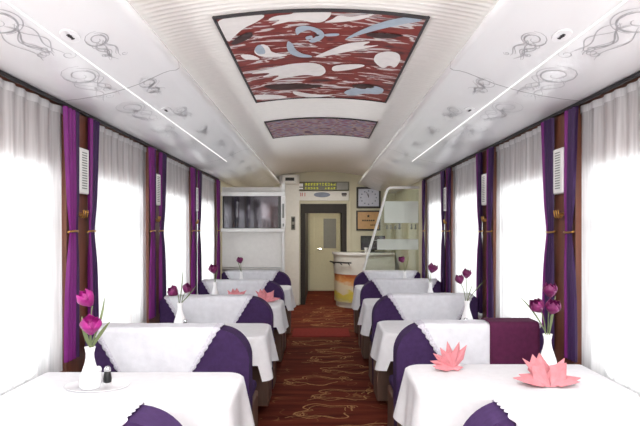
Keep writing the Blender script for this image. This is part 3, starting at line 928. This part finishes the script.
tulip(b_, (-.005, 0, .09), (-.2, -.2, 1), 'small plum tulip standing in the third left vase', 'bloomd', 1.5, (((.02, 0, .08), (.03, 0, .16), .004),), .2, group='tulips in vases')
b = vase_at(1.13, 6.0, 'white ceramic bud vase on the third right table'); b_ = Vector(b)
tulip(b_, (.01, 0, .10), (.3, -.2, 1), 'plum tulip in the third right vase', 'bloomd', 1.5, (((-.03, 0, .1), (-.05, 0, .18), .004),), .2, group='tulips in vases')
b = vase_at(-1.03, 7.5, 'white ceramic bud vase on the farthest left table'); b_ = Vector(b)
tulip(b_, (-.01, 0, .11), (-.2, -.2, 1), 'plum tulip in the farthest left vase', 'bloomd', 1.3, (((-.03, 0, .1), (-.06, 0, .17), .004),), .2, group='tulips in vases')
b = vase_at(1.09, 7.55, 'white ceramic bud vase on the farthest right table'); b_ = Vector(b)
tulip(b_, (-.02, 0, .12), (-.5, -.2, 1), 'plum tulip in the farthest right vase', 'bloomd', 1.3, (((.04, 0, .12), (.05, 0, .2), .004),), .2, group='tulips in vases')

# shaker sets and plate
bm = NB()
lathe(bm, [(.8, 0), (.95, .002), (1.0, .007), (.985, .008), (.93, .0045), (.01, .0045)], 40, sx=.15, sy=.115)
o = obj('dish', bm, M['ceramic'], None, smooth=True, angle=40); o.location = (-1.045, 2.71, ZT + .0005)
tag(o, 'shallow white oval dish under the nearest left vase and shakers', 'dish')
def shaker(x, y, z, label, dark):
    t = thing('shaker', label, 'shaker', (x, y, z), 0, 'salt and pepper shakers')
    bm = NB(); lathe(bm, [(.015, 0), (.019, .003), (.020, .02), (.017, .04), (.014, .052)], 16); obj('shaker_body', bm, M['black' if dark else 'ceramic'], t, smooth=True)
    bm = NB(); lathe(bm, [(.0145, .0525), (.016, .054), (.016, .066), (.010, .076), (.003, .078)], 16); obj('shaker_cap', bm, M['chrome' if dark else 'ceramic'], t, smooth=True)
shaker(-1.062, 2.765, ZT + .0055, 'white salt shaker standing in the oval dish', False)
shaker(-1.018, 2.765, ZT + .0055, 'black pepper shaker with chrome cap in the oval dish', True)
shaker(-1.0, 4.27, ZT + .0005, 'dark shaker beside the second left vase', True)
shaker(1.08, 4.33, ZT + .0005, 'dark shaker beside the second right vase', True)

# ------------------------------------------------------------------ napkins
def petal(bm, root, d, ln, w, up, drop=.35, base=.3):
    """a folded pointed leaf: ridge from root to tip with two wings that fall away to the sides"""
    root = Vector(root); d = Vector(d).normalized(); up = Vector(up)
    side = d.cross(up).normalized(); nn = side.cross(d).normalized()
    tip = root + d * ln
    m = root + d * ln * .45
    a = [bm.verts.new(x) for x in (root + nn * w * base, m + nn * w * .35, tip, m + side * w - nn * w * drop, m - side * w - nn * w * drop, root + side * w * .4 - nn * w * drop * .4, root - side * w * .4 - nn * w * drop * .4)]
    bm.faces.new((a[0], a[5], a[3], a[1])); bm.faces.new((a[1], a[3], a[2]))
    bm.faces.new((a[0], a[1], a[4], a[6])); bm.faces.new((a[1], a[2], a[4]))
def napkin(x, y, label, kind, sc_=1.0, rz=0):
    t = thing('folded_napkin', label, 'napkin', (x, y, ZT + .0012), rz, 'pink folded napkins')
    bm = NB()
    def D(az, el): a, e = math.radians(az), math.radians(el); return (math.cos(a) * math.cos(e), math.sin(a) * math.cos(e), math.sin(e))
    if kind == 'lotus':
        for az, el, ln, w in ((182, 4, .165, .05), (-2, 4, .165, .05), (205, 3, .15, .045), (-25, 3, .15, .045), (150, 5, .13, .05), (30, 5, .13, .05)):
            petal(bm, (0, 0, .022), D(az, el), ln, w, (0, 0, 1), .30)
        for az, el, ln, w in ((165, 38, .135, .05), (15, 38, .135, .05), (95, 55, .12, .05)):
            petal(bm, (0, .01, .02), D(az, el), ln, w, (0, 0, 1), .3)
        # two big open wings facing the aisle, meeting in a low crease
        for s in (-1, 1):
            A = bm.verts.new((0, -.055, .008)); B = bm.verts.new((s * .085, -.03, .098 if s > 0 else .085)); Cc = bm.verts.new((s * .015, .0, .082)); E = bm.verts.new((s * .075, -.045, .012))
            bm.faces.new((A, E, B)); bm.faces.new((A, B, Cc))
        petal(bm, (-.03, .01, .03), D(110, 60), .10, .04, (0, -1, .3), .3)
    else:
        for az, el, ln, w in ((180, 6, .10, .035), (200, 5, .10, .03), (0, 5, .06, .03)):
            petal(bm, (.02, 0, .016), D(az, el), ln, w, (0, 0, 1), .3)
        for ang, ln in ((165, .125), (145, .13), (124, .135), (102, .14), (80, .145), (62, .14)):
            a = math.radians(ang)
            petal(bm, (.03, 0, .018), (math.cos(a), .15 * math.sin(ang), math.sin(a)), ln, .024, (0, -1, .15), .6)
    mnz = min(v.co.z for v in bm.verts)
    bmesh.ops.translate(bm, vec=(0, 0, -mnz + .002), verts=bm.verts[:])
    bmesh.ops.scale(bm, vec=(sc_, sc_, sc_ * (1.22 if kind == 'lotus' else 1)), verts=bm.verts[:])
    o = obj('napkin', bm, M['pink'], None); o.parent = t
    md = o.modifiers.new('thickness', 'SOLIDIFY'); md.thickness = .003; md.offset = 0
napkin(1.065, 2.74, 'large pink napkin folded like a lotus on the nearest right table', 'lotus', .98)
napkin(.66, 3.02, 'smaller pink fan-folded napkin at the aisle end of the nearest right table', 'fan', 1.0)
napkin(-.865, 5.93, 'left one of two pink napkins on the third left table', 'lotus', .95)
napkin(-.565, 5.90, 'right one of two pink napkins on the third left table, at the aisle end', 'lotus', .95, .3)

# ------------------------------------------------------------------ left partition with TV
YP = 8.26
bm = NB(); box(bm, -1.41, -.565, YP, YP + .03, .02, 2.06, .004)
p = tag(obj('end_partition', bm, M['wallwhite']), 'glossy white partition below the television at the far left', 'partition')
bm = NB(); box(bm, -.56, -.515, YP - .03, YP + .04, 0, 2.12, .008); obj('post', bm, M['whitemetal'], p)
bm = NB(); tube(bm, [(-1.40, YP - .03, .88), (-.575, YP - .03, .88)], .012, 8); tube(bm, [(-1.40, YP - .03, .915), (-.575, YP - .03, .915)], .006, 8)
for x in (-1.2, -.75): tube(bm, [(x, YP + .005, .88), (x, YP - .03, .88)], .008, 6)
obj('rail', bm, M['metal'], p, smooth=True)
t = thing('television', 'black flat television in a silver frame on the far left partition', 'television', (-.975, YP - .05, 1.70))
bm = NB(); box(bm, -.41, .41, -.04, .044, -.255, .275, .006); obj('tv_body', bm, M['black'], t)
bm = NB(); box(bm, -.39, .37, -.047, -.0405, -.225, .225, .002); obj('screen', bm, M['screen'], t)
bm = NB(); box(bm, -.43, .47, -.055, -.041, .228, .285, .006); box(bm, -.43, .47, -.075, -.041, -.275, -.228, .006); obj('silver_frame', bm, M['whitemetal'], t)
bm = NB(); box(bm, .412, .475, -.055, .0, -.225, .225, .006); obj('side_bracket', bm, M['whitemetal'], t)
bm = NB(); box(bm, .43, .455, -.058, -.0555, -.08, .12); box(bm, .435, .455, -.058, -.0555, -.20, -.16); obj('bracket_slot', bm, M['etch'], t)

# right glass partition
t = thing('glass_partition', 'clear partition with frosted bands and a slanted white pole at the far right', 'partition', (0, YP, 0))
bm = NB()
pole = [(.565, 0, .0), (.565, 0, .70), (.60, 0, .86), (.93, 0, 1.98), (.945, 0, 2.025), (.975, 0, 2.05), (1.02, 0, 2.055), (1.40, 0, 2.055)]
tube(bm, pole, .019, 10); obj('pole', bm, M['whitemetal'], t, smooth=True)
bm = NB(); prism(bm, [(.62, .30), (.62, .86), (.955, 2.02), (1.39, 2.03), (1.39, .30)], 'y', -.004, .004); obj('glass_pane', bm, M['glass'], t)
for z0, z1, x0 in ((1.55, 1.86, .90), (1.17, 1.32, .80), (1.30, 1.305, .76)):
    bm = NB(); box(bm, x0, 1.385, -.0075, -.0045, z0, z1); obj('frosted_band', bm, M['frost'], t)
bm = NB()
R = random.Random(4); x = .93
while x < 1.37:
    if not 1.15 < x < 1.24:
        h = R.uniform(.05, .09); w = R.uniform(.015, .03); box(bm, x, x + w, -.0075, -.0045, 1.46, 1.46 + h); box(bm, x - .008, x + w + .008, -.0078, -.0048, 1.47, 1.48)
    x += .058
obj('etched_motif', bm, M['etch'], t)

# ------------------------------------------------------------------ bar counter
def bar_curve(off=0, n=14):
    p = []
    cx, cy, rx, ry = .74, YB - .03, .48 + off, .60 + off
    for i in range(n + 1):
        a = PI - PI / 2 * i / n
        p.append((cx + rx * math.cos(a), cy - ry * math.sin(a)))
    p += [(1.36, cy - ry), (1.36, cy)]
    return p
t = thing('bar_counter', 'curved white bar counter with orange landscape panel beside the far doorway', 'counter', (0, 0, 0))
for nm, off, z0, z1, mt in (('base', -.03, 0, .10, 'wallwhite'), ('landscape_panel', 0, .101, .62, 'mural'), ('upper_panel', .012, .621, .985, 'wallwhite'), ('countertop', .045, .986, 1.03, 'ceramic')):
    bm = NB(); prism(bm, bar_curve(off), 'z', z0, z1, .006, 2); obj(nm, bm, M[mt], t, smooth=True, angle=35)
bm = NB(); c = bar_curve(.085)[1:12]
tube(bm, [(x, y, .845) for x, y in c], .014, 8)
for i in (1, 6, 9): tube(bm, [(c[i][0], c[i][1], .845), (bar_curve(.01)[1:12][i][0], bar_curve(.01)[1:12][i][1], .80)], .010, 6)
obj('hand_rail', bm, M['darkmetal'], t, smooth=True)
t = thing('monitor', 'small black monitor standing on the bar counter', 'monitor', (.98, 10.98, 1.0305), 0)
bm = NB(); box(bm, -.22, .22, -.10, .12, 0, .012, .003); obj('base', bm, M['black'], t)
bm = NB(); box(bm, -.04, .04, -.0, .03, .0125, .08); obj('stand', bm, M['black'], t)
bm = NB(); box(bm, -.23, .23, -.03, -.002, .04, .31, .006); obj('housing', bm, M['black'], t)
bm = NB(); box(bm, -.21, .21, -.034, -.0305, .06, .29); obj('screen', bm, M['screen'], t)
t = thing('cup', 'small white cup standing before the monitor on the bar', 'cup', (.84, 10.80, 1.0305))
bm = NB(); lathe(bm, [(.025, 0), (.034, .08), (.036, .09), (.033, .09), (.024, .006)], 14); obj('cup_body', bm, M['ceramic'], t, smooth=True)
bm = NB(); tube(bm, [(.034, 0, .07), (.055, 0, .065), (.055, 0, .035), (.031, 0, .03)], .004, 6); obj('cup_handle', bm, M['ceramic'], t, smooth=True)

# ------------------------------------------------------------------ back wall fittings
YW = YB - .001
t = thing('wall_clock', 'square dark-framed clock with pale face on the back wall', 'clock', (.925, YW, 2.08))
bm = NB()
for a in ((-.235, .235, -.045, 0, .17, .205), (-.235, .235, -.045, 0, -.205, -.17), (-.235, -.20, -.045, 0, -.17, .17), (.20, .235, -.045, 0, -.17, .17)): box(bm, *a, bevel=.004)
obj('clock_frame', bm, M['dark'], t)
bm = NB(); box(bm, -.20, .20, -.02, -.002, -.17, .17); obj('clock_face', bm, M['clockface'], t)
bm = NB()
for k in range(12):
    a = k * PI / 6; cx, cz = .15 * math.sin(a), .13 * math.cos(a); box(bm, cx - .013, cx + .013, -.024, -.0205, cz - .013, cz + .013)
obj('hour_marks', bm, M['ink'], t)
for nm, a, l in (('hour_hand', -.05, .075), ('minute_hand', -.35, .115)):
    bm = NB(); tube(bm, [(0, -.03, 0), (l * math.sin(a), -.03, l * math.cos(a))], .005, 6); obj(nm, bm, M['dark'], t)
t = thing('wall_plaque', 'gold-brown plaque with dark border below the clock', 'plaque', (.92, YW, 1.635))
bm = NB(); box(bm, -.235, .235, -.03, 0, -.195, .195, .004); obj('plaque_frame', bm, M['dark'], t)
bm = NB(); box(bm, -.205, .205, -.035, -.031, -.165, .165); obj('plaque_plate', bm, M['plaque'], t)
bm = NB(); R = random.Random(2)
vs = [bm.verts.new(((.035 if k % 2 == 0 else .016) * math.sin(k * PI / 5), -.0365, .085 + (.035 if k % 2 == 0 else .016) * math.cos(k * PI / 5))) for k in range(10)]; bm.faces.new(vs)
obj('emblem', bm, M['darkwood'], t)
bm = NB()
for i in range(6): box(bm, -.12 + i * .042, -.12 + i * .042 + .03, -.0375, -.0355, -.015, .015)
for i in range(3): box(bm, .04 + i * .035, .04 + i * .035 + .024, -.0375, -.0355, -.10, -.078)
obj('lettering', bm, M['corr'], t)
t = thing('sign_board', 'long olive illuminated sign with yellow lettering above the doorway', 'sign', (.04, YW, 2.30))
bm = NB(); box(bm, -.50, .50, -.07, 0, -.085, .085, .006); obj('sign_housing', bm, M['signboard'], t)
bm = NB(); box(bm, .27, .485, -.073, -.0705, -.07, .07); obj('sign_end_panel', bm, M['grey'], t)
bm = NB(); box(bm, -.46, -.39, -.074, -.0705, -.01, .05); box(bm, -.46, -.39, -.074, -.0705, -.06, -.03); obj('pictogram', bm, M['ceramic'], t)
bm = NB(); R = random.Random(9)
def glyph(x, z, s):
    for r in range(3):
        if R.random() < .85: box(bm, x, x + s * R.uniform(.6, .95), -.0735, -.0705, z + r * s * .36, z + r * s * .36 + s * .16)
    xx = x + s * R.uniform(.2, .6); box(bm, xx, xx + s * .16, -.0737, -.0707, z, z + s * .9)
for i in range(11): glyph(-.35 + i * .055, .012, .05)
for i in list(range(5)) + [7, 8, 9, 10]: glyph(-.35 + i * .055, -.06, .045)
obj('sign_lettering', bm, M['led'], t)
t = thing('name_plate', 'white plate with an oval emblem just above the doorway', 'sign', (.04, YW, 2.115))
bm = NB(); box(bm, -.50, .50, -.03, 0, -.095, .09, .004); obj('plate', bm, M['wallwhite'], t)
bm = NB(); bm.faces.new([bm.verts.new((-.02 + .16 * math.cos(a), -.032, .02 + .05 * math.sin(a))) for a in [2 * PI * k / 30 for k in range(30)]]); obj('oval_emblem', bm, M['ink'], t)
bm = NB()
for x in (-.44, -.41, -.36): box(bm, x, x + .014, -.033, -.0305, -.01, .06)
obj('red_lettering', bm, M['redink'], t)
bm = NB(); box(bm, .36, .46, -.033, -.0305, .015, .055); box(bm, .37, .45, -.0335, -.031, -.01, .008); obj('dark_lettering', bm, M['dark'], t)
t = thing('wall_switch', 'pair of dark switches on the white wall left of the doorway', 'switch', (-.535, YB - .121, 1.58))
bm = NB(); box(bm, -.04, .04, -.014, 0, -.13, .13, .004); obj('switch_plate', bm, M['grey'], t)
for dz in (.07, -.065):
    bm = NB(); box(bm, -.026, .026, -.024, -.0145, dz - .04, dz + .04, .004); obj('rocker', bm, M['black'], t)
t = thing('air_unit', 'small grey box with a dark slot high on the back wall left', 'vent', (-.60, YB - .121, 2.42))
bm = NB(); box(bm, -.14, .14, -.12, 0, -.09, .09, .01); obj('housing', bm, M['whitemetal'], t)
bm = NB(); box(bm, -.08, .09, -.124, -.1205, -.03, .03); obj('slot', bm, M['dark'], t)

# doormat
bm = NB(); box(bm, -.40, .40, 7.85, 8.5, .0005, .010, .003)
tag(obj('doormat', bm, M['mat']), 'plain red mat lying across the far aisle', 'mat')

# unseen corridor lamp, added to brighten the far door
t = thing('corridor_fill_lamp', 'unseen flat white lamp added on the ceiling of the far corridor', 'lamp', (.08, 12.5, 2.099))
bm = NB(); lathe(bm, [(.12, 0), (.12, -.02), (.10, -.03)], 24); obj('fill_disc', bm, emis('corridor_fill_glow', (255, 244, 220), 85), t, smooth=True, angle=30)

# pieces that belong to one part of a thing sit one level deeper
SUB = {'grille': 'casing', 'prong': 'mounting_plate', 'rocker': 'switch_plate', 'dark_marks': 'plate', 'oval_emblem': 'plate', 'red_lettering': 'plate', 'dark_lettering': 'plate',
       'sign_end_panel': 'sign_housing', 'pictogram': 'sign_housing', 'sign_lettering': 'sign_housing', 'emblem': 'plaque_plate', 'lettering': 'plaque_plate',
       'hour_marks': 'clock_face', 'hour_hand': 'clock_face', 'minute_hand': 'clock_face', 'painted_streak': 'canvas', 'painted_figure': 'canvas', 'painted_patch': 'canvas',
       'heading_tape': 'sheer', 'bracket_slot': 'side_bracket', 'slot': 'housing', 'frosted_band': 'glass_pane', 'etched_motif': 'glass_pane', 'cup_handle': 'cup_body', 'hand_rail': 'upper_panel'}
base_of = lambda o: o.name.split('.')[0]
for o in list(C.objects):
    tgt = SUB.get(base_of(o)) if o.parent else None
    if tgt:
        for sib in list(o.parent.children):
            if base_of(sib) == tgt and sib is not o: o.parent = sib; break

# ------------------------------------------------------------------ light
w = bpy.data.worlds.new('daylight'); sc.world = w; w.use_nodes = True
nt = w.node_tree; nt.nodes.clear()
wo = nt.nodes.new('ShaderNodeOutputWorld'); bg = nt.nodes.new('ShaderNodeBackground')
tc = nt.nodes.new('ShaderNodeTexCoord'); sp = nt.nodes.new('ShaderNodeSeparateXYZ'); mr = nt.nodes.new('ShaderNodeMapRange'); mr.interpolation_type = 'SMOOTHSTEP'
# made-up gradient: dim above, bright below to lift ceiling and coves
mr.inputs['From Min'].default_value = -.75; mr.inputs['From Max'].default_value = .0
mr.inputs['To Min'].default_value = 10.5; mr.inputs['To Max'].default_value = .85
nt.links.new(tc.outputs['Generated'], sp.inputs[0]); nt.links.new(sp.outputs['Z'], mr.inputs['Value'])
bg.inputs['Color'].default_value = (1, .985, .975, 1)
nt.links.new(mr.outputs[0], bg.inputs['Strength']); nt.links.new(bg.outputs[0], wo.inputs[0])
for sgn in (-1, 1):
    for b in BAY:
        ld = bpy.data.lights.new('window_portal', 'AREA'); ld.shape = 'RECTANGLE'; ld.size = .98; ld.size_y = 1.1
        ld.cycles.is_portal = True
        lo = bpy.data.objects.new('window_portal', ld); link(lo)
        lo.location = (sgn * (W + .09), b, (WZ0 + WZ1) / 2); lo.rotation_euler = (0, sgn * PI / 2, 0)
def area(name, loc, rot, sx, sy, e, col=(1, 1, 1)):
    ld = bpy.data.lights.new(name, 'AREA'); ld.shape = 'RECTANGLE'; ld.size = sx; ld.size_y = sy; ld.energy = e; ld.color = col
    lo = bpy.data.objects.new(name, ld); link(lo); lo.location = loc; lo.rotation_euler = rot
    return lo
area('cabin_fill', (0, 1.0, 2.5), (0, 0, 0), .8, 2.4, 40, (1, .98, .97))  # unseen fill added over the near end of the cabin
area('end_wall_fill', (0, Y0 + .08, 1.95), (math.radians(80), 0, 0), 1.8, .5, 90, (1, .99, .98))  # fill added behind the camera for faces turned towards it
area('cabin_fill', (0, 9.6, 2.5), (0, 0, 0), .5, 1.0, 24, (1, .96, .88))  # unseen fill added to brighten the bar end

# ------------------------------------------------------------------ camera
cam = bpy.data.cameras.new('camera'); co = bpy.data.objects.new('camera', cam); link(co)
co.location = (0, 0, EYE); co.rotation_euler = (PI / 2, 0, 0)
cam.sensor_width = 36; cam.lens = F / 640 * 36
cam.shift_y = 17 / 640; cam.shift_x = -1 / 640
cam.clip_start = .05; cam.clip_end = 100
sc.camera = co
sc.view_settings.view_transform = 'Standard'; sc.view_settings.look = 'None'
sc.view_settings.exposure = .27; sc.view_settings.gamma = 1; sc.view_settings.use_curve_mapping = False
sc.cycles.use_denoising = True
try: sc.cycles.denoiser = 'OPENIMAGEDENOISE'
except Exception: pass
sc.cycles.max_bounces = 12; sc.cycles.diffuse_bounces = 8; sc.cycles.transparent_max_bounces = 24
sc.cycles.sample_clamp_indirect = 8
